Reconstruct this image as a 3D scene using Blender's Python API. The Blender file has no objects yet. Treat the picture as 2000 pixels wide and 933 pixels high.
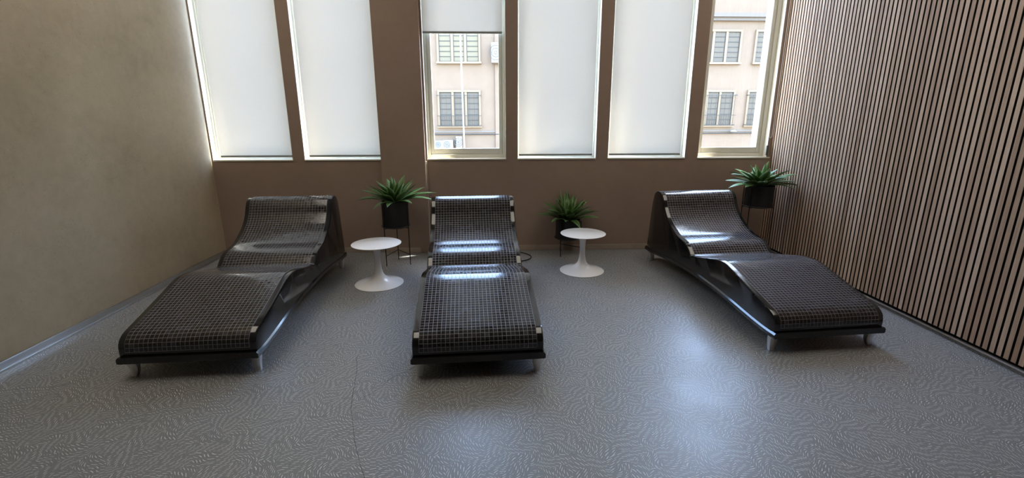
import bpy, bmesh, math, random
from mathutils import Vector, Matrix, noise
random.seed(7)
sc = bpy.context.scene
PI = math.pi

# ------------------------------------------------------------------ camera
cam_d = bpy.data.cameras.new('camera'); cam = bpy.data.objects.new('camera', cam_d)
sc.collection.objects.link(cam); sc.camera = cam
F, CX, CY, CAMH = 913.0, 1000.0, 466.5, 1.5
down = Vector((1008 - CX, 3950 - CY, F)).normalized()
dep = Vector((962 - CX, 227 - CY, F)); dep = (dep - down * dep.dot(down)).normalized()
rx = down.cross(dep).normalized()
if rx.x < 0: rx = -rx
R3 = Matrix((rx, dep, -down))                      # world = R3 @ camera(x right, y down, z forward)
rgt, dwn, fwd = R3 @ Vector((1, 0, 0)), R3 @ Vector((0, 1, 0)), R3 @ Vector((0, 0, 1))
M = Matrix.Identity(4)
for i in range(3):
    M[i][0], M[i][1], M[i][2] = rgt[i], -dwn[i], -fwd[i]
M.translation = Vector((0, 0, CAMH))
cam.matrix_world = M
cam_d.sensor_width = 36; cam_d.lens = F / 2000 * 36; cam_d.clip_start = 0.05; cam_d.clip_end = 300

# ------------------------------------------------------------------ world, sun, exposure
sc.view_settings.view_transform = 'Standard'; sc.view_settings.look = 'None'
sc.view_settings.gamma = 1; sc.view_settings.use_curve_mapping = False
sc.view_settings.exposure = 0.10
SUN = Vector((2.0, 1.0, 7.4)).normalized()        # towards the sun
SKY_STRENGTH, SUN_STRENGTH = 4.1, 80.0
w = bpy.data.worlds.new('sky'); sc.world = w; w.use_nodes = True
nt = w.node_tree; nt.nodes.clear()
sky = nt.nodes.new('ShaderNodeTexSky'); sky.sky_type = 'NISHITA'; sky.sun_disc = False
sky.sun_elevation = math.asin(SUN.z); sky.sun_rotation = math.atan2(SUN.x, SUN.y)
sky.air_density = 1.0; sky.dust_density = 1.2; sky.ozone_density = 1.0
bg = nt.nodes.new('ShaderNodeBackground'); bg.inputs['Strength'].default_value = SKY_STRENGTH
wo = nt.nodes.new('ShaderNodeOutputWorld')
nt.links.new(sky.outputs[0], bg.inputs[0]); nt.links.new(bg.outputs[0], wo.inputs[0])
sd = bpy.data.lights.new('sun', 'SUN'); sd.energy = SUN_STRENGTH; sd.angle = math.radians(0.8); sd.color = (1.0, 0.93, 0.82)
so = bpy.data.objects.new('sun', sd); sc.collection.objects.link(so)
so.location = (8, 12, 20); so.rotation_euler = (-SUN).to_track_quat('-Z', 'Y').to_euler()
cy = sc.cycles
cy.max_bounces = 10; cy.diffuse_bounces = 6; cy.glossy_bounces = 4; cy.transmission_bounces = 4; cy.transparent_max_bounces = 12
cy.sample_clamp_indirect = 6.0; cy.caustics_reflective = False; cy.caustics_refractive = False
cy.use_denoising = True; cy.blur_glossy = 0.5
try:
    cy.denoiser = 'OPENIMAGEDENOISE'; cy.denoising_input_passes = 'RGB_ALBEDO_NORMAL'
except Exception: pass

# window openings in the back wall (x0, x1) and their common heights
WIN = [(-3.005, -2.165), (-2.035, -1.215), (-0.715, 0.140), (0.272, 1.135), (1.272, 2.138), (2.285, 3.068)]
SILL, WTOP = 1.05, 4.15
XL, XR, YB, YF, ZC = -3.02, 3.20, 5.20, -3.4, 4.5
YO = 5.56                                            # outer face of the back wall
for x0, x1 in WIN:
    pl = bpy.data.lights.new('window_portal', 'AREA'); pl.shape = 'RECTANGLE'
    pl.size = x1 - x0; pl.size_y = WTOP - SILL; pl.cycles.is_portal = True
    po = bpy.data.objects.new('window_portal', pl); sc.collection.objects.link(po)
    po.location = ((x0 + x1) / 2, YO + 0.01, (SILL + WTOP) / 2); po.rotation_euler = (-PI / 2, 0, 0)

# unseen glowing panels by the side walls, added to brighten the room
FILL_PANELS = [(-2.2, 2.95), (2.35, 2.95)]
FILL_GLOW = 3.7

# ------------------------------------------------------------------ helpers
def add(o): sc.collection.objects.link(o); return o
def tag(o, label=None, cat=None, group=None, kind=None):
    if label: o['label'] = label
    if cat: o['category'] = cat
    if group: o['group'] = group
    if kind: o['kind'] = kind
    return o
def thing(name, label, cat, loc=(0, 0, 0), rz=0, group=None):
    o = add(bpy.data.objects.new(name, None)); o.location = loc; o.rotation_euler = (0, 0, rz); o.empty_display_size = 0.1
    return tag(o, label, cat, group)
def mesh_obj(name, bm, mats, parent=None, smooth=False, autosmooth=None):
    me = bpy.data.meshes.new(name)
    bmesh.ops.recalc_face_normals(bm, faces=bm.faces)
    bm.to_mesh(me); bm.free()
    for m in (mats if isinstance(mats, (list, tuple)) else [mats]): me.materials.append(m)
    if smooth:
        for p in me.polygons: p.use_smooth = True
        if autosmooth is not None: me.set_sharp_from_angle(angle=math.radians(autosmooth))
    o = add(bpy.data.objects.new(name, me))
    if parent: o.parent = parent
    return o
def box(bm, x0, x1, y0, y1, z0, z1, bevel=0.0, seg=2):
    t = bmesh.new()
    vs = [t.verts.new((x, y, z)) for x in (x0, x1) for y in (y0, y1) for z in (z0, z1)]
    for f in ((0, 1, 3, 2), (4, 6, 7, 5), (0, 4, 5, 1), (2, 3, 7, 6), (0, 2, 6, 4), (1, 5, 7, 3)):
        t.faces.new([vs[i] for i in f])
    if bevel > 0:
        bmesh.ops.bevel(t, geom=list(t.edges), offset=bevel, segments=seg, affect='EDGES', profile=0.5)
    merge(bm, t)
def merge(bm, t):
    bmesh.ops.recalc_face_normals(t, faces=t.faces)
    m = {}
    for v in t.verts: m[v] = bm.verts.new(v.co)
    for f in t.faces:
        nf = bm.faces.new([m[v] for v in f.verts]); nf.smooth = f.smooth; nf.material_index = f.material_index
    t.free()
def tube(bm, pts, r, n=8, closed=False):
    pts = [Vector(p) for p in pts]; rings = []
    rr = r if isinstance(r, (list, tuple)) else [r] * len(pts)
    N = len(pts)
    for i, p in enumerate(pts):
        a = pts[(i - 1) % N] if (closed or i > 0) else p
        b = pts[(i + 1) % N] if (closed or i < N - 1) else p
        d = (b - a).normalized()
        up = Vector((0, 0, 1)) if abs(d.z) < 0.92 else Vector((0, 1, 0))
        u = d.cross(up).normalized(); v = d.cross(u).normalized()
        rings.append([bm.verts.new(p + (u * math.cos(2 * PI * k / n) + v * math.sin(2 * PI * k / n)) * rr[i]) for k in range(n)])
    for i in range(N if closed else N - 1):
        A, B = rings[i], rings[(i + 1) % N]
        for k in range(n): bm.faces.new([A[k], A[(k + 1) % n], B[(k + 1) % n], B[k]])
    if not closed:
        bm.faces.new(rings[0][::-1]); bm.faces.new(rings[-1])
def lathe(bm, prof, n=64, cx=0, cy_=0):
    rings = []
    for r, z in prof:
        if r < 1e-5: rings.append([bm.verts.new((cx, cy_, z))])
        else: rings.append([bm.verts.new((cx + r * math.cos(2 * PI * k / n), cy_ + r * math.sin(2 * PI * k / n), z)) for k in range(n)])
    for A, B in zip(rings, rings[1:]):
        for k in range(n):
            k2 = (k + 1) % n
            if len(A) == 1 and len(B) == 1: continue
            if len(A) == 1: bm.faces.new([A[0], B[k], B[k2]])
            elif len(B) == 1: bm.faces.new([A[k], B[0], A[k2]])
            else: bm.faces.new([A[k], A[k2], B[k2], B[k]])
def catmull(P, n):
    out = []
    Q = [P[0]] + list(P) + [P[-1]]
    for i in range(1, len(Q) - 2):
        p0, p1, p2, p3 = (Vector(q) for q in Q[i - 1:i + 3])
        for k in range(n):
            t = k / n
            out.append(0.5 * ((2 * p1) + (p2 - p0) * t + (2 * p0 - 5 * p1 + 4 * p2 - p3) * t * t + (3 * p1 - p0 - 3 * p2 + p3) * t ** 3))
    out.append(Vector(P[-1])); return out

# ------------------------------------------------------------------ materials
def mat(name, col=(0.8, 0.8, 0.8), rough=0.5, metal=0.0, spec=0.5):
    m = bpy.data.materials.new(name); m.use_nodes = True
    b = m.node_tree.nodes['Principled BSDF']
    b.inputs['Base Color'].default_value = (*col, 1); b.inputs['Roughness'].default_value = rough
    b.inputs['Metallic'].default_value = metal; b.inputs['Specular IOR Level'].default_value = spec
    return m
class NB:
    """small node-building helper"""
    def __init__(s, m): s.nt = m.node_tree; s.b = m.node_tree.nodes['Principled BSDF']
    def n(s, t, **k):
        x = s.nt.nodes.new(t)
        for a, v in k.items(): setattr(x, a, v)
        return x
    def l(s, a, b): s.nt.links.new(a, b)
    def math(s, op, a, b=None, c=None):
        x = s.n('ShaderNodeMath', operation=op)
        for i, v in enumerate((a, b, c)):
            if v is None: continue
            if isinstance(v, (int, float)): x.inputs[i].default_value = v
            else: s.l(v, x.inputs[i])
        return x.outputs[0]
    def vmath(s, op, a, b=None):
        x = s.n('ShaderNodeVectorMath', operation=op)
        for i, v in enumerate((a, b)):
            if v is None: continue
            if isinstance(v, (tuple, list)): x.inputs[i].default_value = v
            else: s.l(v, x.inputs[i])
        return x.outputs[0]
    def noise(s, vec, scale, detail=2, rough=0.5, dim='3D'):
        x = s.n('ShaderNodeTexNoise', noise_dimensions=dim)
        x.inputs['Scale'].default_value = scale; x.inputs['Detail'].default_value = detail; x.inputs['Roughness'].default_value = rough
        if vec is not None: s.l(vec, x.inputs['Vector'])
        return x.outputs['Fac']
    def ramp(s, fac, stops):
        x = s.n('ShaderNodeValToRGB'); e = x.color_ramp.elements
        while len(e) < len(stops): e.new(0.5)
        for i, (p, c) in enumerate(stops):
            e[i].position = p; e[i].color = (*c, 1) if len(c) == 3 else c
        s.l(fac, x.inputs[0]); return x.outputs[0]
    def mix(s, fac, a, b, mode='MIX'):
        x = s.n('ShaderNodeMix', data_type='RGBA', blend_type=mode)
        if isinstance(fac, (int, float)): x.inputs[0].default_value = fac
        else: s.l(fac, x.inputs[0])
        for i, v in ((6, a), (7, b)):
            if isinstance(v, (tuple, list)): x.inputs[i].default_value = (*v, 1)
            else: s.l(v, x.inputs[i])
        return x.outputs[2]
    def bump(s, h, strength, dist):
        x = s.n('ShaderNodeBump'); x.inputs['Strength'].default_value = strength; x.inputs['Distance'].default_value = dist
        s.l(h, x.inputs['Height']); s.l(x.outputs[0], s.b.inputs['Normal'])
    def obj(s): return s.n('ShaderNodeTexCoord').outputs['Object']
    def uv(s): return s.n('ShaderNodeTexCoord').outputs['UV']

def make_floor_mat():
    m = mat('floor_vinyl', rough=0.4); q = NB(m); co = q.obj()
    # patches of short parallel curved strokes, each patch turned its own way
    nz = q.n('ShaderNodeTexNoise'); nz.inputs['Scale'].default_value = 9; nz.inputs['Detail'].default_value = 1; q.l(co, nz.inputs['Vector'])
    wob = q.vmath('SUBTRACT', nz.outputs['Color'], (0.5, 0.5, 0.5))
    sc_ = q.n('ShaderNodeVectorMath', operation='SCALE'); q.l(wob, sc_.inputs[0]); sc_.inputs['Scale'].default_value = 0.05
    p = q.vmath('ADD', co, sc_.outputs[0])
    vo = q.n('ShaderNodeTexVoronoi', voronoi_dimensions='2D'); vo.inputs['Scale'].default_value = 11.5; q.l(p, vo.inputs['Vector'])
    sp = q.n('ShaderNodeSeparateColor'); q.l(vo.outputs['Color'], sp.inputs[0])
    ang = q.math('MULTIPLY', sp.outputs[0], 6.283)
    cs, sn = q.math('COSINE', ang), q.math('SINE', ang)
    sx = q.n('ShaderNodeSeparateXYZ'); q.l(p, sx.inputs[0])
    X, Y = sx.outputs[0], sx.outputs[1]
    u = q.math('ADD', q.math('MULTIPLY', X, cs), q.math('MULTIPLY', Y, sn))
    v = q.math('SUBTRACT', q.math('MULTIPLY', Y, cs), q.math('MULTIPLY', X, sn))
    bend = q.math('MULTIPLY', q.math('SINE', q.math('MULTIPLY', v, 42.0)), 0.010)
    st = q.math('SINE', q.math('MULTIPLY', q.math('ADD', u, bend), 2 * PI / 0.0105))
    brk = q.noise(p, 38, 1)
    line = q.math('MULTIPLY', q.ramp(st, [(0.5, (0, 0, 0)), (0.95, (1, 1, 1))]), q.ramp(brk, [(0.30, (0, 0, 0)), (0.44, (1, 1, 1))]))
    dash = q.ramp(q.math('SINE', q.math('ADD', q.math('MULTIPLY', v, 2 * PI / 0.048), q.math('MULTIPLY', q.math('FLOOR', q.math('DIVIDE', q.math('ADD', u, bend), 0.0105)), 2.1))), [(0.02, (0.12, 0.12, 0.12)), (0.20, (1, 1, 1))])
    line = q.math('MULTIPLY', line, dash)
    grain = q.noise(co, 260, 2)
    base = q.ramp(grain, [(0.3, (0.150, 0.154, 0.158)), (0.7, (0.235, 0.240, 0.246))])
    big = q.noise(co, 1.3, 3)
    base = q.mix(q.math('MULTIPLY', big, 0.35), base, (0.12, 0.12, 0.115))
    col = q.mix(q.math('MULTIPLY', line, 0.9), base, (0.74, 0.76, 0.79))
    q.l(col, q.b.inputs['Base Color'])
    rg = q.ramp(q.noise(co, 3.0, 3), [(0.3, (0.36,) * 3), (0.75, (0.46,) * 3)])
    q.l(rg, q.b.inputs['Roughness'])
    q.bump(q.math('ADD', line, q.math('MULTIPLY', grain, 0.3)), 0.22, 0.0008)
    return m
def make_plaster(name, c1, c2, speck, rough=0.75):
    m = mat(name, rough=rough); q = NB(m); co = q.obj()
    a = q.noise(co, 1.6, 5, 0.6); b = q.noise(co, 14, 5, 0.7)
    col = q.ramp(q.math('ADD', q.math('MULTIPLY', a, 0.65), q.math('MULTIPLY', b, 0.35)), [(0.36, c1), (0.64, c2)])
    s = q.noise(co, 75, 3, 0.8)
    msk = q.math('MULTIPLY', q.ramp(s, [(0.60, (0, 0, 0)), (0.68, (1, 1, 1))]), q.ramp(q.noise(co, 4, 3), [(0.40, (0, 0, 0)), (0.60, (1, 1, 1))]))
    col = q.mix(q.math('MULTIPLY', msk, 0.6), col, speck)
    q.l(col, q.b.inputs['Base Color']); q.bump(q.math('ADD', b, q.math('MULTIPLY', s, 0.5)), 0.16, 0.004)
    return m
def make_mosaic():
    m = mat('mosaic_tile', rough=0.1); q = NB(m); uv = q.uv()
    br = q.n('ShaderNodeTexBrick'); br.offset = 0; br.squash = 1
    for k, v in (('Scale', 1), ('Brick Width', 0.0256), ('Row Height', 0.0256), ('Mortar Size', 0.00145), ('Mortar Smooth', 0.15)):
        br.inputs[k].default_value = v
    br.inputs['Color1'].default_value = (0, 0, 0, 1); br.inputs['Color2'].default_value = (1, 1, 1, 1)
    q.l(uv, br.inputs['Vector'])
    f = br.outputs['Fac']
    # one random value per tile
    sn = q.n('ShaderNodeVectorMath', operation='SNAP'); q.l(uv, sn.inputs[0]); sn.inputs[1].default_value = (0.0256, 0.0256, 1)
    wn = q.n('ShaderNodeTexWhiteNoise', noise_dimensions='2D'); q.l(q.vmath('MULTIPLY', sn.outputs[0], (37.0, 91.0, 1.0)), wn.inputs['Vector'])
    tile = q.ramp(wn.outputs['Value'], [(0.0, (0.006, 0.006, 0.007)), (0.75, (0.014, 0.013, 0.017)), (1.0, (0.035, 0.032, 0.045))])
    col = q.mix(f, tile, (0.17, 0.165, 0.178)); q.l(col, q.b.inputs['Base Color'])
    q.l(q.math('ADD', q.math('MULTIPLY', f, 0.28), q.math('MULTIPLY_ADD', wn.outputs['Value'], 0.08, 0.10)), q.b.inputs['Roughness'])
    q.b.inputs['Specular IOR Level'].default_value = 0.62
    q.bump(q.math('SUBTRACT', 1.0, f), 0.5, 0.0008)
    return m
def make_wood():
    m = mat('slat_wood', rough=0.55); q = NB(m); co = q.obj()
    mp = q.n('ShaderNodeMapping'); mp.inputs['Scale'].default_value = (30, 30, 1.1); q.l(co, mp.inputs['Vector'])
    g = q.noise(mp.outputs[0], 3.0, 5, 0.65)
    at = q.n('ShaderNodeAttribute'); at.attribute_name = 'slat'
    g2 = q.math('ADD', q.math('MULTIPLY', g, 0.6), q.math('MULTIPLY', at.outputs['Fac'], 0.4))
    q.l(q.ramp(g2, [(0.25, (0.33, 0.205, 0.132)), (0.5, (0.49, 0.34, 0.24)), (0.78, (0.64, 0.475, 0.355))]), q.b.inputs['Base Color'])
    q.bump(g, 0.15, 0.001); return m
def make_blind():
    m = bpy.data.materials.new('blind_fabric'); m.use_nodes = True; t = m.node_tree; t.nodes.clear()
    o = t.nodes.new('ShaderNodeOutputMaterial'); mx = t.nodes.new('ShaderNodeMixShader'); d = t.nodes.new('ShaderNodeBsdfDiffuse'); tr = t.nodes.new('ShaderNodeBsdfTranslucent')
    wv = t.nodes.new('ShaderNodeTexNoise'); wv.inputs['Scale'].default_value = 500
    tc = t.nodes.new('ShaderNodeTexCoord'); t.links.new(tc.outputs['Object'], wv.inputs['Vector'])
    rp = t.nodes.new('ShaderNodeValToRGB'); rp.color_ramp.elements[0].color = (0.84, 0.80, 0.74, 1); rp.color_ramp.elements[1].color = (0.90, 0.86, 0.795, 1)
    t.links.new(wv.outputs['Fac'], rp.inputs[0]); t.links.new(rp.outputs[0], tr.inputs[0]); d.inputs[0].default_value = (0.8, 0.79, 0.76, 1)
    mx.inputs[0].default_value = 0.36; t.links.new(d.outputs[0], mx.inputs[1]); t.links.new(tr.outputs[0], mx.inputs[2]); t.links.new(mx.outputs[0], o.inputs[0])
    return m
def make_glass():
    m = bpy.data.materials.new('window_glass'); m.use_nodes = True; t = m.node_tree; t.nodes.clear()
    o = t.nodes.new('ShaderNodeOutputMaterial'); mx = t.nodes.new('ShaderNodeMixShader'); a = t.nodes.new('ShaderNodeBsdfTransparent'); g = t.nodes.new('ShaderNodeBsdfGlossy')
    lw = t.nodes.new('ShaderNodeLayerWeight'); pw = t.nodes.new('ShaderNodeMath'); pw.operation = 'POWER'; pw.inputs[1].default_value = 5
    fr = t.nodes.new('ShaderNodeMath'); fr.operation = 'MULTIPLY_ADD'; fr.inputs[1].default_value = 0.9; fr.inputs[2].default_value = 0.03
    t.links.new(lw.outputs['Facing'], pw.inputs[0]); t.links.new(pw.outputs[0], fr.inputs[0]); a.inputs[0].default_value = (0.95, 0.97, 0.96, 1); g.inputs['Roughness'].default_value = 0.01
    t.links.new(fr.outputs[0], mx.inputs[0]); t.links.new(a.outputs[0], mx.inputs[1]); t.links.new(g.outputs[0], mx.inputs[2]); t.links.new(mx.outputs[0], o.inputs[0])
    return m
def make_leaf():
    m = mat('agave_leaf', rough=0.35); q = NB(m); uv = q.uv()
    sx = q.n('ShaderNodeSeparateXYZ'); q.l(uv, sx.inputs[0])
    edge = q.math('ABSOLUTE', q.math('SUBTRACT', sx.outputs[0], 0.5))
    g = q.noise(q.obj(), 22, 3)
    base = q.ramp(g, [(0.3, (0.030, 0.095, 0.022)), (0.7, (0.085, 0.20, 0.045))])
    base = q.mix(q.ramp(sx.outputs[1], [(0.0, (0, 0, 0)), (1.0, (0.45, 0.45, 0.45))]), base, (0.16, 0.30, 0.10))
    col = q.mix(q.ramp(edge, [(0.36, (0, 0, 0)), (0.49, (0.8, 0.8, 0.8))]), base, (0.36, 0.46, 0.25))
    q.l(col, q.b.inputs['Base Color']); return m

M_floor = make_floor_mat(); M_floor.node_tree.nodes['Principled BSDF'].inputs['Specular IOR Level'].default_value = 0.75
M_left = make_plaster('left_wall_plaster', (0.40, 0.335, 0.235), (0.51, 0.435, 0.315), (0.20, 0.16, 0.11))
M_back = make_plaster('back_wall_paint', (0.31, 0.225, 0.178), (0.35, 0.258, 0.206), (0.27, 0.20, 0.165))
M_ceil = mat('ceiling_paint', (0.78, 0.76, 0.72), 0.9)
M_front = mat('front_wall_paint', (0.16, 0.14, 0.12), 0.85)
M_outside = mat('outer_render', (0.80, 0.76, 0.68), 0.8)
M_frame = mat('window_frame_paint', (0.64, 0.62, 0.53), 0.35)
M_seal = mat('window_seal', (0.10, 0.10, 0.10), 0.6)
M_sill = mat('sill_paint', (0.74, 0.70, 0.60), 0.4)
M_blind = make_blind(); M_bar = mat('blind_bar', (0.30, 0.32, 0.30), 0.4); M_chain = mat('blind_chain', (0.75, 0.74, 0.66), 0.4)
M_glass = make_glass()
M_alu = mat('brushed_aluminium', (0.62, 0.62, 0.62), 0.28, 1.0)
M_steel = mat('leg_steel', (0.72, 0.72, 0.72), 0.42, 1.0)
M_gloss = mat('black_gloss', (0.008, 0.008, 0.009), 0.10, 0, 0.6)
M_mosaic = make_mosaic(); M_wood = make_wood()
M_felt = mat('black_felt', (0.008, 0.007, 0.007), 0.95)
M_white = mat('white_lacquer', (0.90, 0.90, 0.89), 0.16)
M_pot = mat('black_pot', (0.012, 0.012, 0.013), 0.55); M_wire = mat('black_wire', (0.010, 0.010, 0.010), 0.4)
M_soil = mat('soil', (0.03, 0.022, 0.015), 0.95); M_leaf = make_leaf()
M_cable = mat('cable_rubber', (0.012, 0.012, 0.012), 0.5)
M_conduit = mat('conduit_plastic', (0.62, 0.60, 0.55), 0.4)
M_skirt = make_plaster('skirting_tile', (0.36, 0.29, 0.24), (0.46, 0.38, 0.31), (0.15, 0.12, 0.10), 0.4)
M_line = mat('white_trim', (0.92, 0.92, 0.92), 0.2, 0, 1.0)
M_crack = mat('crack_gap', (0.03, 0.03, 0.03), 0.9)

# ------------------------------------------------------------------ room shell
bm = bmesh.new(); box(bm, XL - 0.2, XR + 0.2, YF - 0.2, YO, -0.12, 0.0)
floor = tag(mesh_obj('floor', bm, M_floor), kind='structure')
def ribbon(bm, pts, wd, z0=0.0003, th=0.0004):
    P = [Vector((a, b, 0)) for a, b in pts]; L = []
    for i, p in enumerate(P):
        d = (P[min(i + 1, len(P) - 1)] - P[max(i - 1, 0)]).normalized(); n = Vector((-d.y, d.x, 0)) * wd * (0.4 + 0.6 * random.random())
        L.append([bm.verts.new((p.x + s * n.x, p.y + s * n.y, z)) for s, z in ((-1, z0), (1, z0), (1, z0 + th), (-1, z0 + th))])
    for A, B in zip(L, L[1:]):
        for k in range(4): bm.faces.new([A[k], A[(k + 1) % 4], B[(k + 1) % 4], B[k]])
    bm.faces.new(L[0][::-1]); bm.faces.new(L[-1])
bm = bmesh.new()
ribbon(bm, [(-0.89, 2.79), (-0.895, 2.74), (-0.875, 2.70), (-0.84, 2.56), (-0.80, 2.34), (-0.77, 2.2), (-0.735, 2.11), (-0.68, 1.95), (-0.61, 1.79), (-0.57, 1.71), (-0.54, 1.6)], 0.0016)
ribbon(bm, [(-0.50, 2.62), (-0.62, 2.50), (-0.70, 2.34), (-0.75, 2.30)], 0.0008)
ribbon(bm, [(0.20, 2.12), (0.17, 2.02), (0.13, 1.96)], 0.0008)
mesh_obj('crack', bm, M_crack, floor)

bm = bmesh.new(); box(bm, XL - 0.2, XL, YF - 0.2, YO, 0, ZC); tag(mesh_obj('wall_left', bm, M_left), kind='structure')
bm = bmesh.new(); box(bm, XR, XR + 0.2, YF - 0.2, YO, 0, ZC); wall_right = tag(mesh_obj('wall_right', bm, M_felt), kind='structure')
bm = bmesh.new(); box(bm, XL, XR, YF - 0.2, YF, 0, ZC); tag(mesh_obj('wall_front', bm, M_front), kind='structure')
bm = bmesh.new(); box(bm, XL - 0.2, XR + 0.2, YF - 0.2, YO, ZC, ZC + 0.2); ceiling = tag(mesh_obj('ceiling', bm, M_ceil), kind='structure')
# back wall with six openings
bm = bmesh.new()
box(bm, XL, XR, YB, YO, 0, SILL); box(bm, XL, XR, YB, YO, WTOP, ZC)
xs = [XL] + [v for a in WIN for v in a] + [XR]
for i in range(0, len(xs), 2): box(bm, xs[i], xs[i + 1], YB, YO, SILL, WTOP)
wb = mesh_obj('wall_back', bm, [M_back, M_outside]); tag(wb, kind='structure')
for p in wb.data.polygons:
    c = p.center
    if c.y > YB + 0.02: p.material_index = 1
# column that stands slightly proud of the wall
bm = bmesh.new(); box(bm, -1.212, -0.735, YB - 0.05, YB + 0.01, 0, ZC, 0.003); mesh_obj('column', bm, M_back, wb)

# windows
for i, (x0, x1) in enumerate(WIN):
    bm = bmesh.new(); yf0, yf1 = YB + 0.075, YB + 0.145
    openw = i in (2, 5)                              # the two windows one can look through have broad casements
    fo, fs = (0.030, 0.040) if openw else (0.020, 0.022)
    lo = 0.045 if openw else 0.025
    fr_ = fo + (0.012 if i == 5 else 0)              # the jamb by the slat wall is broader
    for (a, b, c, d, y0, y1) in ((x0, x0 + fo, SILL, WTOP, yf0, yf1), (x1 - fr_, x1, SILL, WTOP, yf0, yf1), (x0 + fo, x1 - fr_, SILL, SILL + lo, yf0, yf1), (x0 + fo, x1 - fr_, WTOP - fo, WTOP, yf0, yf1)):
        box(bm, a, b, y0, y1, c, d, 0.003)
    wdw = tag(mesh_obj('window_%d' % (i + 1), bm, M_frame), kind='structure')
    bm = bmesh.new(); a0, a1, z0, z1 = x0 + fo, x1 - fr_, SILL + lo, WTOP - fo
    y0, y1 = yf0 + 0.012, yf1 - 0.005
    for (a, b, c, d) in ((a0, a0 + fs, z0, z1), (a1 - fs, a1, z0, z1), (a0 + fs, a1 - fs, z0, z0 + (0.062 if openw else 0.03)), (a0 + fs, a1 - fs, z1 - fs, z1)):
        box(bm, a, b, y0, y1, c, d, 0.004)
    mesh_obj('window_frame', bm, M_frame, wdw)
    bm = bmesh.new()
    box(bm, a0 + fs - 0.004, a1 - fs + 0.004, y0 + 0.025, y0 + 0.031, z0 + (0.058 if openw else 0.027), z1 - fs + 0.004); mesh_obj('pane', bm, M_glass, wdw)
    bm = bmesh.new(); box(bm, x0 - 0.004 if i else x0, x1 + 0.004 if i < 5 else XR - 0.092, YB - 0.008, yf0, SILL - 0.012, SILL + 0.004, 0.002); mesh_obj('window_sill', bm, M_sill, wdw)
# dark hinge at the foot of the right-hand window frame
bm = bmesh.new(); box(bm, WIN[5][1] - 0.012, WIN[5][1] + 0.010, YB - 0.012, YB + 0.002, SILL + 0.02, SILL + 0.13, 0.003)
mesh_obj('hinge', bm, M_seal, bpy.data.objects['window_6'])
# exterior sill slab
# roller blinds
bl_txt = {0: 'lowered white roller blind in the window next to the beige plaster wall',
          1: 'lowered white roller blind in the window left of the wide brown column',
          2: 'mostly raised white roller blind above the open view, right of the wide brown column',
          3: 'lowered white roller blind just right of the window whose blind is raised halfway',
          4: 'lowered white roller blind in the window next to the uncovered one by the slats',
          5: 'fully raised roller blind with hanging bead chain beside the wooden slat wall'}
blw = {0: (0.075, 0.004), 1: (0.045, 0.004), 2: (0.004, 0.03), 3: (0.012, 0.035), 4: (0.012, 0.05), 5: (0.01, 0.05)}
for i, (x0, x1) in enumerate(WIN):
    zb = {2: 2.335, 5: WTOP - 0.16}.get(i, SILL + 0.035)
    a, b = x0 + blw[i][0], x1 - blw[i][1]
    yb = YB + 0.022
    r = thing('roller_blind', bl_txt[i], 'blind', ((a + b) / 2, yb, WTOP), 0, 'roller blinds')
    hw = (b - a) / 2
    bm = bmesh.new(); box(bm, -hw, hw, -0.0006, 0.0006, zb - WTOP + 0.01, -0.05); mesh_obj('fabric', bm, M_blind, r)
    bm = bmesh.new(); box(bm, -hw, hw, -0.006, 0.006, zb - WTOP - 0.008, zb - WTOP + 0.014, 0.003); mesh_obj('bottom_bar', bm, M_bar, r)
    bm = bmesh.new(); tube(bm, [(-hw, 0.0, -0.03), (hw, 0.0, -0.03)], 0.024, 16); mesh_obj('roller_tube', bm, M_bar, r, True, 40)
    bm = bmesh.new(); zc = {5: 1.265}.get(i, None)
    if i == 5:
        cx0, cx1 = hw + 0.038, hw + 0.075
        pts = [(cx0, -0.04, -0.04)] + [(cx0, -0.045, zc - WTOP + 0.03)] + [((cx0 + cx1) / 2 - (cx1 - cx0) / 2 * math.cos(t), -0.045, zc - WTOP + 0.03 - 0.03 * math.sin(t)) for t in [PI * k / 8 for k in range(1, 8)]] + [(cx1, -0.045, zc - WTOP + 0.03), (cx1, -0.045, -0.04)]
        tube(bm, pts, 0.0022, 6); mesh_obj('bead_chain', bm, M_chain, r, True)
    else: bm.free()

# skirtings
bm = bmesh.new(); box(bm, XL, XL + 0.012, YF, YB, 0.012, 0.058, 0.002); box(bm, XL, XL + 0.020, YF, YB, 0.0, 0.012, 0.001)
tag(mesh_obj('baseboard_left', bm, M_alu), kind='structure')
bm = bmesh.new()
xx = XL + 0.02
while xx < XR - 0.08:
    nx = min(xx + random.choice((0.18, 0.22, 0.10)), XR - 0.07)
    yy = YB - 0.05 if (-1.212 < (xx + nx) / 2 < -0.735) else YB
    if xx < -0.735 < nx: nx = -0.735
    if xx < -1.212 < nx: nx = -1.212
    box(bm, xx + 0.001, nx - 0.001, yy - 0.010, yy, 0.002, 0.062, 0.0015); xx = nx
tag(mesh_obj('baseboard_back', bm, M_skirt), kind='structure')
bm = bmesh.new(); box(bm, XR - 0.030, XR - 0.008, YF, YB, 0.0, 0.012, 0.002); tag(mesh_obj('baseboard_right', bm, M_line), kind='structure')

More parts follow.
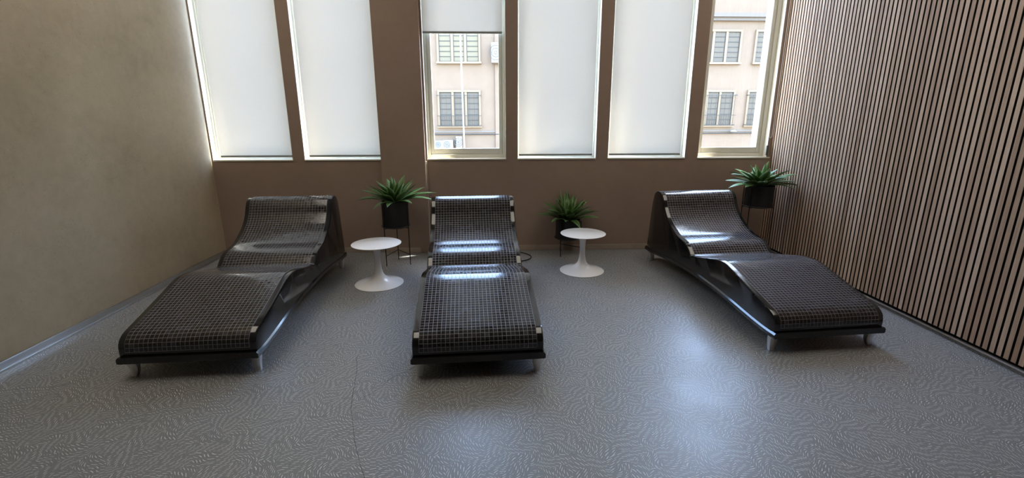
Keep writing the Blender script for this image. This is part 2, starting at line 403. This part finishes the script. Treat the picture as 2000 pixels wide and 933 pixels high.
# slat cladding on the right wall (one panelled surface, pattern of slats)
bm = bmesh.new(); PITCH, SW, XS = 0.04265, 0.0285, 3.11
ly = bm.faces.layers.float.new('slat')
y = YB - 0.004
while y > YF + 0.05:
    t0 = len(bm.faces); box(bm, XS, XS + 0.024, y - SW, y, 0.062, ZC, 0.0)
    bm.faces.ensure_lookup_table(); rv = random.random()
    for k in range(t0, len(bm.faces)):
        bm.faces[k][ly] = rv; bm.faces[k].normal_update()
        if abs(bm.faces[k].normal.x) < 0.5: bm.faces[k].material_index = 1      # slats are faced with veneer, black at the sides
    y -= PITCH
mesh_obj('slats', bm, [M_wood, M_felt], wall_right)
bm = bmesh.new(); box(bm, XS + 0.022, XR, YF, YB, 0.05, ZC); mesh_obj('felt_backing', bm, M_felt, wall_right)

# ------------------------------------------------------------------ heated mosaic loungers
TOP = [(0.0, 0.150), (0.0, 0.190), (0.012, 0.232), (0.055, 0.268), (0.13, 0.290), (0.32, 0.338), (0.47, 0.378), (0.57, 0.405), (0.645, 0.417), (0.72, 0.414),
       (0.80, 0.401), (0.95, 0.365), (1.07, 0.337), (1.135, 0.324), (1.160, 0.326), (1.185, 0.345), (1.23, 0.380), (1.29, 0.406), (1.37, 0.421), (1.44, 0.432), (1.50, 0.452), (1.60, 0.502),
       (1.69, 0.562), (1.75, 0.628), (1.79, 0.700), (1.83, 0.748), (1.89, 0.770), (1.95, 0.765), (2.00, 0.735), (2.03, 0.67), (2.055, 0.55), (2.11, 0.17)]
UNDER = [(2.125, 0.105), (1.95, 0.112), (1.58, 0.148), (1.30, 0.165), (1.05, 0.170), (0.75, 0.160), (0.5, 0.142), (0.25, 0.118), (0.10, 0.108), (-0.012, 0.108)]
LW, LEDGE = 0.387, 0.396                              # half widths: shell, ledge
def curve(P, step):
    C = catmull([(a, b) for a, b in P], 12); out = [C[0]]; acc = 0
    for p, q_ in zip(C, C[1:]):
        d = (q_ - p).length
        if d < 1e-9: continue
        t = step - acc
        while t <= d: out.append(p + (q_ - p) * t / d); t += step
        acc = (acc + d) % step if t > d else 0
        acc = d - (t - step)
    if (out[-1] - C[-1]).length > 1e-4: out.append(C[-1])
    return out
def under_z(s):
    for (a, za), (b, zb) in zip(UNDER, UNDER[1:]):
        if b <= s <= a: return zb + (za - zb) * (s - b) / (a - b)
    return 0.106
def normals(C):
    N = []
    for i in range(len(C)):
        d = C[min(i + 1, len(C) - 1)] - C[max(i - 1, 0)]; d.normalize(); N.append(Vector((-d.y, d.x)))
    return N
def make_lounger(label):
    root = thing('mosaic_lounger', label, 'lounger', group='black mosaic loungers')
    C = curve(TOP, 0.012); N = normals(C)
    # shell: top skin with rounded long edges, flat sides
    bm = bmesh.new(); rr = 0.012
    prof = [(-LW, rr), (-LW + rr * 0.30, rr * 0.30), (-LW + rr, 0.0), (LW - rr, 0.0), (LW - rr * 0.30, rr * 0.30), (LW, rr)]
    rows = []
    for p, n in zip(C, N):
        rows.append([bm.verts.new((x, p.x - n.x * o, p.y - n.y * o)) for x, o in prof])
    for A, B in zip(rows, rows[1:]):
        for k in range(5):
            f = bm.faces.new([A[k], A[k + 1], B[k + 1], B[k]]); f.smooth = True
    U = [Vector(u) for u in UNDER[::-1]][1:-1]
    U = [u + Vector((0, 0.02)) for u in U]
    ul, ur = [bm.verts.new((-LW, u.x, u.y)) for u in U], [bm.verts.new((LW, u.x, u.y)) for u in U]
    for k in range(len(U) - 1): bm.faces.new([ul[k], ul[k + 1], ur[k + 1], ur[k]])
    bm.faces.new([r[0] for r in rows] + ul[::-1]); bm.faces.new([r[5] for r in rows][::-1] + ur)
    bm.faces.new([rows[0][k] for k in range(6)] + [ur[0], ul[0]]); bm.faces.new([rows[-1][k] for k in range(5, -1, -1)] + [ul[-1], ur[-1]])
    bmesh.ops.triangulate(bm, faces=[f for f in bm.faces if len(f.verts) > 8])
    mesh_obj('shell', bm, M_gloss, root, True, 35)
    # ledge that follows the arched underside
    bm = bmesh.new(); UC = catmull([(a, b) for a, b in UNDER[::-1]], 6); R_ = []
    n_ = len(UC)
    for i, u in enumerate(UC):
        s = u.x
        e = 0.0
        if i == 0: s -= 0.006
        if i == n_ - 1: s += 0.004
        h = 0.040
        R_.append([bm.verts.new((x, s, u.y + z)) for x, z in ((-LEDGE, 0.004), (-LEDGE, h - 0.012), (-LW + 0.001, h), (LW - 0.001, h), (LEDGE, h - 0.012), (LEDGE, 0.004), (LEDGE - 0.01, 0.0), (-LEDGE + 0.01, 0.0))])
    for A, B in zip(R_, R_[1:]):
        for k in range(8): bm.faces.new([A[k], A[(k + 1) % 8], B[(k + 1) % 8], B[k]])
    bm.faces.new(R_[0][::-1]); bm.faces.new(R_[-1])
    mesh_obj('base_ledge', bm, M_gloss, root, True, 30)
    # mosaic field, laid a few millimetres proud of the shell
    bm = bmesh.new(); uvl = bm.loops.layers.uv.new('UVMap'); HW = 0.0256 * 13.5; t = 0.0022
    C2 = [(p, n) for p, n in zip(C, N)]
    arc = 0; arcs = [0]
    for a, b in zip(C, C[1:]): arc += (b - a).length; arcs.append(arc)
    idx = [i for i in range(len(C)) if (C[i].y > 0.172 or C[i].x > 0.5) and not (C[i].x > 2.035)]
    XV = [(-HW - 0.001, 0.0), (-HW, t), (HW, t), (HW + 0.001, 0.0)]
    rows = []
    for i in idx:
        p, n = C[i], N[i]; rows.append([bm.verts.new((x, p.x + n.x * o, p.y + n.y * o)) for x, o in XV])
    for j in range(len(rows) - 1):
        for k in range(3):
            f = bm.faces.new([rows[j][k], rows[j][k + 1], rows[j + 1][k + 1], rows[j + 1][k]]); f.smooth = True
            for lp, (xi, jj) in zip(f.loops, ((k, j), (k + 1, j), (k + 1, j + 1), (k, j + 1))):
                xv = XV[xi][0]
                lp[uvl].uv = (max(-HW, min(HW, xv)) + 0.0256 * 20 + 0.0128 - 0.0128 + 0.0128, arcs[idx[jj]])
    bm.faces.new(rows[0][::-1]); bm.faces.new(rows[-1])
    mesh_obj('mosaic_surface', bm, M_mosaic, root, True, 40)
    # four curved steel legs
    for sx, s0, dirn in ((-1, 0.035, 1), (1, 0.035, 1), (-1, 2.06, -1), (1, 2.06, -1)):
        bm = bmesh.new(); R_ = []
        zt = under_z(s0) + 0.006
        for k in range(9):
            q_ = k / 8; z = zt * (1 - q_)
            wd = 0.0285 - 0.0115 * q_ ** 1.3
            cxl = sx * (0.358 - 0.012 * math.sin(q_ * PI * 0.5) * 1.0 + 0.010 * q_ ** 3)
            cyl = s0 + dirn * (0.030 * math.sin(q_ * PI * 0.5) - 0.018 * q_ ** 2)
            R_.append([bm.verts.new((cxl + a * wd, cyl + b * wd * 0.8, z)) for a, b in ((-1, -0.8), (-0.8, -1), (0.8, -1), (1, -0.8), (1, 0.8), (0.8, 1), (-0.8, 1), (-1, 0.8))])
        for A, B in zip(R_, R_[1:]):
            for k in range(8): bm.faces.new([A[k], A[(k + 1) % 8], B[(k + 1) % 8], B[k]])
        bm.faces.new(R_[0][::-1]); bm.faces.new(R_[-1])
        mesh_obj('leg', bm, M_steel, root, True, 40)
    return root
def dup(root, label, loc, rz):
    r = add(root.copy()); r.location = loc; r.rotation_euler = (0, 0, rz); r['label'] = label
    for ch in list(root.children):
        c = add(ch.copy()); c.parent = r
        for g in ch.children: d = add(g.copy()); d.parent = c
    return r
A_L, A_C, A_R = math.radians(3.1), math.radians(3.0), math.radians(4.2)
def front_center(corner, ang, side):   # corner of the shell front -> centre of the front
    return (corner[0] + side * LW * math.cos(ang), corner[1] + side * LW * math.sin(ang), 0)
lg = make_lounger('black mosaic-tiled lounger beside the beige plaster wall')
lg.location = front_center((-1.422, 2.595), A_L, -1); lg.rotation_euler = (0, 0, A_L)
dup(lg, 'middle black mosaic-tiled lounger standing between the two white tables', (-0.098, 2.497, 0), A_C)
dup(lg, 'black mosaic-tiled lounger along the wooden slat wall', front_center((1.797, 2.695), A_R, 1), A_R)

# ------------------------------------------------------------------ white tulip tables
def make_table(label, loc):
    r = thing('side_table', label, 'table', loc, 0, 'white pedestal tables')
    h = 0.388
    bm = bmesh.new(); lathe(bm, [(0, h - 0.018), (0.06, h - 0.018), (0.17, h - 0.016), (0.205, h - 0.010), (0.2205, h - 0.003), (0.221, h - 0.001), (0.219, h), (0, h)], 96)
    mesh_obj('table_top', bm, M_white, r, True, 35)
    bm = bmesh.new(); lathe(bm, [(0, 0), (0.217, 0), (0.220, 0.003), (0.219, 0.006), (0.19, 0.016), (0.14, 0.030), (0.095, 0.047), (0.062, 0.070), (0.042, 0.100), (0.032, 0.140), (0.0275, 0.190), (0.027, 0.24), (0.030, 0.30), (0.038, 0.345), (0.055, 0.365), (0.062, h - 0.018), (0, h - 0.018)], 96)
    mesh_obj('pedestal', bm, M_white, r, True, 40)
    return r
tb = make_table('round white pedestal table between the left and middle loungers', (-1.070, 4.150, 0))
dup(tb, 'round white pedestal table right of the middle lounger, before the lowest plant', (0.876, 4.435, 0), 0.4)

# ------------------------------------------------------------------ plants on wire stands
def leaf(bm, uvl, org, az, elev, ln, wd, droop, n=9, twist=0.0):
    hd = Vector((math.cos(az), math.sin(az), 0)); side = Vector((-math.sin(az), math.cos(az), 0))
    p = Vector(org); rows = []; e = elev
    for k in range(n + 1):
        t = k / n
        w_ = wd * (0.42 + 1.5 * t) * 1.0 if t < 0.38 else wd * max(0.0, 1 - ((t - 0.38) / 0.62) ** 1.9)
        w_ = max(min(w_, wd), 0.0008)
        d = hd * math.cos(e) + Vector((0, 0, 1)) * math.sin(e); up = d.cross(side) * -1
        if up.z < 0 and elev < 1.3: up = -up
        sd_ = (side * math.cos(twist * t) + up * math.sin(twist * t))
        rows.append(([bm.verts.new(p - sd_ * w_ + up * w_ * 0.35), bm.verts.new(p + up * 0.0009), bm.verts.new(p + sd_ * w_ + up * w_ * 0.35), bm.verts.new(p - up * 0.0025)], t))
        p = p + d * (ln / n); e -= droop / n
    for (A, ta), (B, tb_) in zip(rows, rows[1:]):
        for k, (ua, ub) in enumerate(((0, .5), (.5, 1), (1, .5), (.5, 0))):
            f = bm.faces.new([A[k], A[(k + 1) % 4], B[(k + 1) % 4], B[k]]); f.smooth = True
            for lp, uv in zip(f.loops, ((ua, ta), (ub, ta), (ub, tb_), (ua, tb_))): lp[uvl].uv = uv
def make_plant(label, loc, pr, ph, zb, seed, spread=0.34, wd=0.028, rise=1.0, room=1.0):
    rnd = random.Random(seed)
    r = thing('potted_agave', label, 'plant', (loc[0], loc[1], zb), 0, 'agaves in black pots')
    bm = bmesh.new(); lathe(bm, [(0, 0), (pr - 0.008, 0), (pr - 0.001, 0.006), (pr, ph), (pr - 0.006, ph), (pr - 0.008, ph - 0.03), (0, ph - 0.03)], 64)
    mesh_obj('pot', bm, M_pot, r, True, 40)
    bm = bmesh.new(); lathe(bm, [(0, ph - 0.029), (pr - 0.010, ph - 0.029), (pr - 0.03, ph - 0.018), (0, ph - 0.012)], 32); mesh_obj('soil', bm, M_soil, r, True)
    bm = bmesh.new(); uvl = bm.loops.layers.uv.new('UVMap')
    for tier, (n, el, ln, dr, w_) in enumerate(((11, 0.36, 1.0, 0.38, 1.0), (10, 0.60, 0.94, 0.32, 1.1), (9, 0.86, 0.82, 0.22, 1.1), (6, 1.12, 0.72, 0.12, 1.0), (4, 1.38, 0.60, 0.05, 0.8))):
        off = rnd.random() * 6
        for k in range(n):
            az = off + 2 * PI * k / n + rnd.uniform(-0.16, 0.16)
            rad = 0.045 - 0.009 * tier
            e_ = el * rise + rnd.uniform(-0.13, 0.13); l_ = spread * ln * rnd.uniform(0.85, 1.12)
            reach = room - 0.03 - rad                     # leaves growing towards the wall stand up against it
            if math.sin(az) * l_ * math.cos(e_ - 0.1) > reach: e_ = min(1.42, math.acos(max(0.05, min(1, reach / (math.sin(az) * l_)))) + 0.12)
            leaf(bm, uvl, (rad * math.cos(az), rad * math.sin(az), ph - 0.012 + 0.006 * tier), az, e_, l_, wd * w_ * rnd.uniform(0.85, 1.12), dr + rnd.uniform(-0.2, 0.35), twist=rnd.uniform(-0.4, 0.4))
    for v in bm.verts: v.co.y = min(v.co.y, room - 0.012)
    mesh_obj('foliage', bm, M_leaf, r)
    return r
def make_stand(label, loc, pr, zb, ph, phis, bars):
    r = thing('plant_stand', label, 'plant stand', (loc[0], loc[1], 0), 0, 'wire plant stands')
    rl = pr + 0.006; T = [(rl * math.cos(a), rl * math.sin(a)) for a in phis]
    for (x, y_) in T:
        bm = bmesh.new(); tube(bm, [(x, y_, 0), (x, y_, zb + ph - 0.02)], 0.0048, 8); mesh_obj('leg', bm, M_wire, r, True, 40)
    bm = bmesh.new(); tube(bm, [((rl) * math.cos(2 * PI * k / 48), (rl) * math.sin(2 * PI * k / 48), zb + 0.012) for k in range(48)], 0.0045, 8, True)
    mesh_obj('ring', bm, M_wire, r, True)
    bm = bmesh.new()
    for a in phis: tube(bm, [(rl * math.cos(a), rl * math.sin(a), zb - 0.005), (0, 0, zb - 0.005)], 0.0040, 6)
    mesh_obj('pot_support', bm, M_wire, r, True, 40)
    bm = bmesh.new(); z = min(0.11, zb * 0.45)
    for i, j in bars: tube(bm, [(*T[i], z), (*T[j], z)], 0.0042, 6)
    mesh_obj('brace', bm, M_wire, r, True, 40)
D = math.radians
make_stand('tall black wire stand left of the middle lounger, behind a white table', (-1.012, 4.765), 0.137, 0.400, 0.265, [D(225), D(-20), D(100)], [(0, 2), (2, 1)])
make_plant('spiky green agave with long narrow leaves, in a black pot by the brown column', (-1.012, 4.765), 0.135, 0.265, 0.400, 3, 0.355, 0.034, 0.95, 0.385)
make_stand('lowest black wire stand, behind the white table on the right', (0.822, 5.030), 0.137, 0.182, 0.222, [D(230), D(-10), D(115)], [(0, 2), (2, 1)])
make_plant('smallest green agave standing lowest, behind the white table on the right', (0.822, 5.030), 0.135, 0.222, 0.182, 11, 0.325, 0.038, 0.98, 0.17)
make_stand('tallest black wire stand in the corner by the wooden slat wall', (2.785, 4.755), 0.142, 0.575, 0.225, [D(210), D(-30), D(155)], [(0, 2), (2, 1)])
make_plant('highest standing broad-leaved agave in the corner by the wooden slats', (2.785, 4.755), 0.140, 0.225, 0.575, 23, 0.325, 0.043, 0.95, 0.44)

# cables
bm = bmesh.new(); P = catmull([(0.22, 5.05), (0.29, 5.09), (0.37, 5.02), (0.405, 4.92), (0.37, 4.82), (0.28, 4.76), (0.16, 4.74)], 8)
tube(bm, [(p.x, p.y, 0.0065) for p in P], 0.0062, 8)
tag(mesh_obj('power_cable', bm, M_cable, smooth=True, autosmooth=40), 'black cable looping on the floor behind the middle lounger', 'cable')
bm = bmesh.new(); box(bm, -0.7345, -0.722, YB - 0.0185, YB - 0.0005, 0.062, SILL - 0.02, 0.003)
tag(mesh_obj('cable_conduit', bm, M_conduit), 'thin pale conduit running down the right edge of the brown column', 'conduit')

# added fill-light panels under the ceiling, above the view
for i, (x, y_) in enumerate(FILL_PANELS):
    r = thing('ceiling_light', 'large white luminous ceiling panel ' + ('along the beige plaster wall' if i == 0 else 'along the wooden slat wall'), 'light', (x, y_, ZC), PI / 2, 'ceiling lights')
    bm = bmesh.new(); HL = 1.42
    for q0, q1, v0, v1, c0, c1 in ((-HL, HL, -0.62, -0.608, -0.07, 0), (-HL, HL, 0.608, 0.62, -0.07, 0), (-HL, -HL + 0.012, -0.608, 0.608, -0.07, 0), (HL - 0.012, HL, -0.608, 0.608, -0.07, 0), (-HL + 0.012, HL - 0.012, -0.608, 0.608, -0.012, 0)): box(bm, q0, q1, v0, v1, c0, c1)
    mesh_obj('housing', bm, M_white, r)
    m = bpy.data.materials.get('lamp_diffuser')
    if not m:
        m = bpy.data.materials.new('lamp_diffuser'); m.use_nodes = True
        b = m.node_tree.nodes['Principled BSDF']; b.inputs['Base Color'].default_value = (0.8, 0.8, 0.8, 1)
        b.inputs['Emission Color'].default_value = (1, 0.91, 0.78, 1); b.inputs['Emission Strength'].default_value = FILL_GLOW
    bm = bmesh.new(); box(bm, -HL + 0.012, HL - 0.012, -0.607, 0.607, -0.062, -0.056); mesh_obj('diffuser', bm, m, r)

# ------------------------------------------------------------------ outside: street, facade across it
GZ = -4.2
M_ground = mat('asphalt', (0.11, 0.108, 0.105), 0.9)
bm = bmesh.new(); box(bm, -60, 70, YO + 0.3, 90, GZ - 0.2, GZ); tag(mesh_obj('ground', bm, M_ground), kind='structure')
S, YFAC = 1.4, 28.0
def wx(x): return x * S
def wz(z): return CAMH + (z - CAMH) * S
M_fac = make_plaster('facade_render', (0.148, 0.097, 0.062), (0.168, 0.111, 0.072), (0.113, 0.075, 0.051))
M_surr = mat('facade_surround', (0.188, 0.130, 0.080), 0.8); M_corn = mat('facade_cornice', (0.125, 0.10, 0.083), 0.8)
M_pane = mat('facade_pane', (0.108, 0.088, 0.068), 0.6, 0, 0.12); M_pane2 = mat('facade_pane_light', (0.165, 0.134, 0.090), 0.6, 0, 0.12)
M_iron = mat('facade_iron', (0.028, 0.024, 0.020), 0.6); M_ac = mat('ac_white', (0.21, 0.19, 0.17), 0.5); M_dark = mat('ac_grille', (0.05, 0.05, 0.05), 0.6)
bd = thing('building', 'pale pink rendered building across the street', 'building', (wx(4), YFAC, GZ))
def local(bm): bmesh.ops.translate(bm, verts=bm.verts, vec=-Vector((wx(4), YFAC, GZ))); return bm
bm = bmesh.new(); box(bm, wx(-14), wx(24), YFAC, YFAC + 12, GZ, wz(6.3)); mesh_obj('facade', local(bm), M_fac, bd)
bm = bmesh.new(); box(bm, wx(-14.1), wx(24), YFAC - 0.35, YFAC, wz(5.30), wz(5.44)); box(bm, wx(-14.1), wx(24), YFAC - 0.2, YFAC, wz(5.18), wz(5.30)); mesh_obj('cornice', local(bm), M_corn, bd)
bm = bmesh.new(); box(bm, wx(-14), wx(24), YFAC - 0.06, YFAC, wz(0.86), wz(0.93)); mesh_obj('string_course', local(bm), M_corn, bd)
for px in (-3.0, 0.12, 7.6): 
    bm = bmesh.new(); box(bm, wx(px), wx(px + 0.28), YFAC - 0.12, YFAC, GZ, wz(5.18)); mesh_obj('pilaster', local(bm), M_fac, bd)
def fwin(x0, x1, z0, z1, cols, rows_, grille, pm):
    X0, X1, Z0, Z1 = wx(x0), wx(x1), wz(z0), wz(z1)
    bm = bmesh.new(); s = 0.11
    box(bm, X0 - s, X0, YFAC - 0.10, YFAC, Z0 - s, Z1 + s); box(bm, X1, X1 + s, YFAC - 0.10, YFAC, Z0 - s, Z1 + s)
    box(bm, X0, X1, YFAC - 0.10, YFAC, Z1, Z1 + s); box(bm, X0 - s - 0.05, X1 + s + 0.05, YFAC - 0.20, YFAC, Z0 - s, Z0)
    cw = (X1 - X0) / cols
    for k in range(1, cols): box(bm, X0 + cw * k - 0.07, X0 + cw * k + 0.07, YFAC - 0.08, YFAC, Z0, Z1)
    wn = mesh_obj('window', local(bm), M_surr, bd)
    bm = bmesh.new(); box(bm, X0, X1, YFAC - 0.03, YFAC - 0.01, Z0, Z1); mesh_obj('pane', local(bm), pm, wn)
    bm = bmesh.new()
    for k in range(1, rows_): z = Z0 + (Z1 - Z0) * k / rows_; box(bm, X0, X1, YFAC - 0.05, YFAC - 0.028, z - 0.018, z + 0.018)
    for k in range(cols):
        for e in (X0 + cw * k + (0.07 if k else 0), X0 + cw * (k + 1) - (0.10 if k < cols - 1 else 0.03)): box(bm, e, e + 0.03, YFAC - 0.052, YFAC - 0.028, Z0, Z1)
    box(bm, X0, X1, YFAC - 0.052, YFAC - 0.028, Z0, Z0 + 0.04); box(bm, X0, X1, YFAC - 0.052, YFAC - 0.028, Z1 - 0.04, Z1)
    mesh_obj('glazing_bars', local(bm), M_iron, wn)
    if grille:
        bm = bmesh.new(); n = int((X1 - X0) / 0.13)
        for k in range(n + 1):
            x = X0 + (X1 - X0) * k / n; box(bm, x - 0.008, x + 0.008, YFAC - 0.30, YFAC - 0.284, Z0 - 0.05, Z0 + (Z1 - Z0) * (0.92 if k % 2 else 0.30))
        for zz in (0.0, 0.30, 0.90): z = Z0 + (Z1 - Z0) * zz; box(bm, X0 - 0.14, X1 + 0.14, YFAC - 0.31, YFAC - 0.28, z - 0.015, z + 0.015)
        for x in (X0 - 0.13, X1 + 0.10): box(bm, x, x + 0.03, YFAC - 0.30, YFAC, Z0, Z0 + 0.03); box(bm, x, x + 0.03, YFAC - 0.30, YFAC, Z0 + (Z1 - Z0) * 0.9, Z0 + (Z1 - Z0) * 0.9 + 0.03)
        mesh_obj('grille', local(bm), M_iron, wn)
for x0, x1 in ((-2.10, -0.53), (1.2, 2.77), (3.6, 5.17), (5.9, 7.47), (8.42, 10.05), (10.75, 12.38), (-5.2, -3.6)):
    fwin(x0, x1, 3.62, 4.78, 3, 6, False, M_pane2 if x0 == -2.10 else M_pane)
    fwin(x0 - 0.05, x1 + 0.02 - 0.04, 1.13, 2.46, 3, 6, True, M_pane)
# pipes and air conditioners on the facade
def T(name, bm, m, label, cat, group=None): return tag(mesh_obj(name, bm, m), label, cat, group)
bm = bmesh.new(); tube(bm, [(wx(-6), YFAC - 0.10, wz(0.78)), (wx(14), YFAC - 0.10, wz(0.80))], 0.035, 8); T('wall_pipe', bm, M_iron, 'dark horizontal pipe running along the lower wall of the pink building', 'pipe')
def ac(x, z, w_, h, label, off=0.0):
    r = thing('air_conditioner', label, 'air conditioner', (wx(x), YFAC - off, wz(z)), 0, 'air conditioner units on the building')
    bm = bmesh.new(); box(bm, 0, w_, -0.40, -0.005, 0, h, 0.02); mesh_obj('casing', bm, M_ac, r)
    bm = bmesh.new(); c = w_ * 0.42; R0 = h * 0.36
    for rr in (R0, R0 * 0.6, R0 * 0.2): tube(bm, [(c + rr * math.cos(t), -0.405, h / 2 + rr * math.sin(t)) for t in [2 * PI * k / 24 for k in range(24)]], 0.014, 5, True)
    mesh_obj('fan_grille', bm, M_dark, r)
ac(-2.38, 0.24, 0.42, 0.42, 'leftmost small white air conditioner on the pink building wall')
ac(-2.08, 0.20, 0.62, 0.50, 'white air conditioner between its two neighbours, by the building foot')
ac(-1.52, 0.24, 0.34, 0.66, 'tall white air conditioner right of two smaller ones on the pink wall')
ac(-0.02, 3.55, 0.60, 1.05, 'white air conditioner high on the pink wall beside the upper window', 0.14)
bm = bmesh.new(); tube(bm, [(-0.67, 12, GZ), (-0.79, 12, 8.0)], 0.019, 10); T('street_pole', bm, M_ac, 'thin white pole in front of the pink building', 'pole')
r = thing('street_fence', 'low grey metal fence standing along the foot of the pink building', 'fence', (wx(-2.6), YFAC - 1.6, GZ))
bm = bmesh.new(); hz = wz(0.10) - GZ - 0.15
for k in range(60): box(bm, k * 0.12, k * 0.12 + 0.03, -0.015, 0.015, 0, hz)
mesh_obj('bars', bm, M_iron, r)
bm = bmesh.new(); box(bm, 0, 7.2, -0.03, 0.03, hz, hz + 0.06); box(bm, 0, 7.2, -0.03, 0.03, 0.3, 0.36); mesh_obj('rail', bm, M_iron, r)
r = thing('wall_lamp', 'small white lamp on the lower wall of the pink building', 'lamp', (wx(10.1), YFAC, wz(0.86)))
bm = bmesh.new(); tube(bm, [(0, 0, 0), (0, -0.35, 0.12)], 0.03, 8); mesh_obj('arm', bm, M_iron, r)
bm = bmesh.new(); lathe(bm, [(0, -0.02), (0.08, -0.03), (0.20, -0.12), (0.19, -0.13), (0, -0.10)], 20, 0, -0.35); bmesh.ops.translate(bm, verts=bm.verts, vec=(0, 0, 0.13)); mesh_obj('shade', bm, M_ac, r, True)
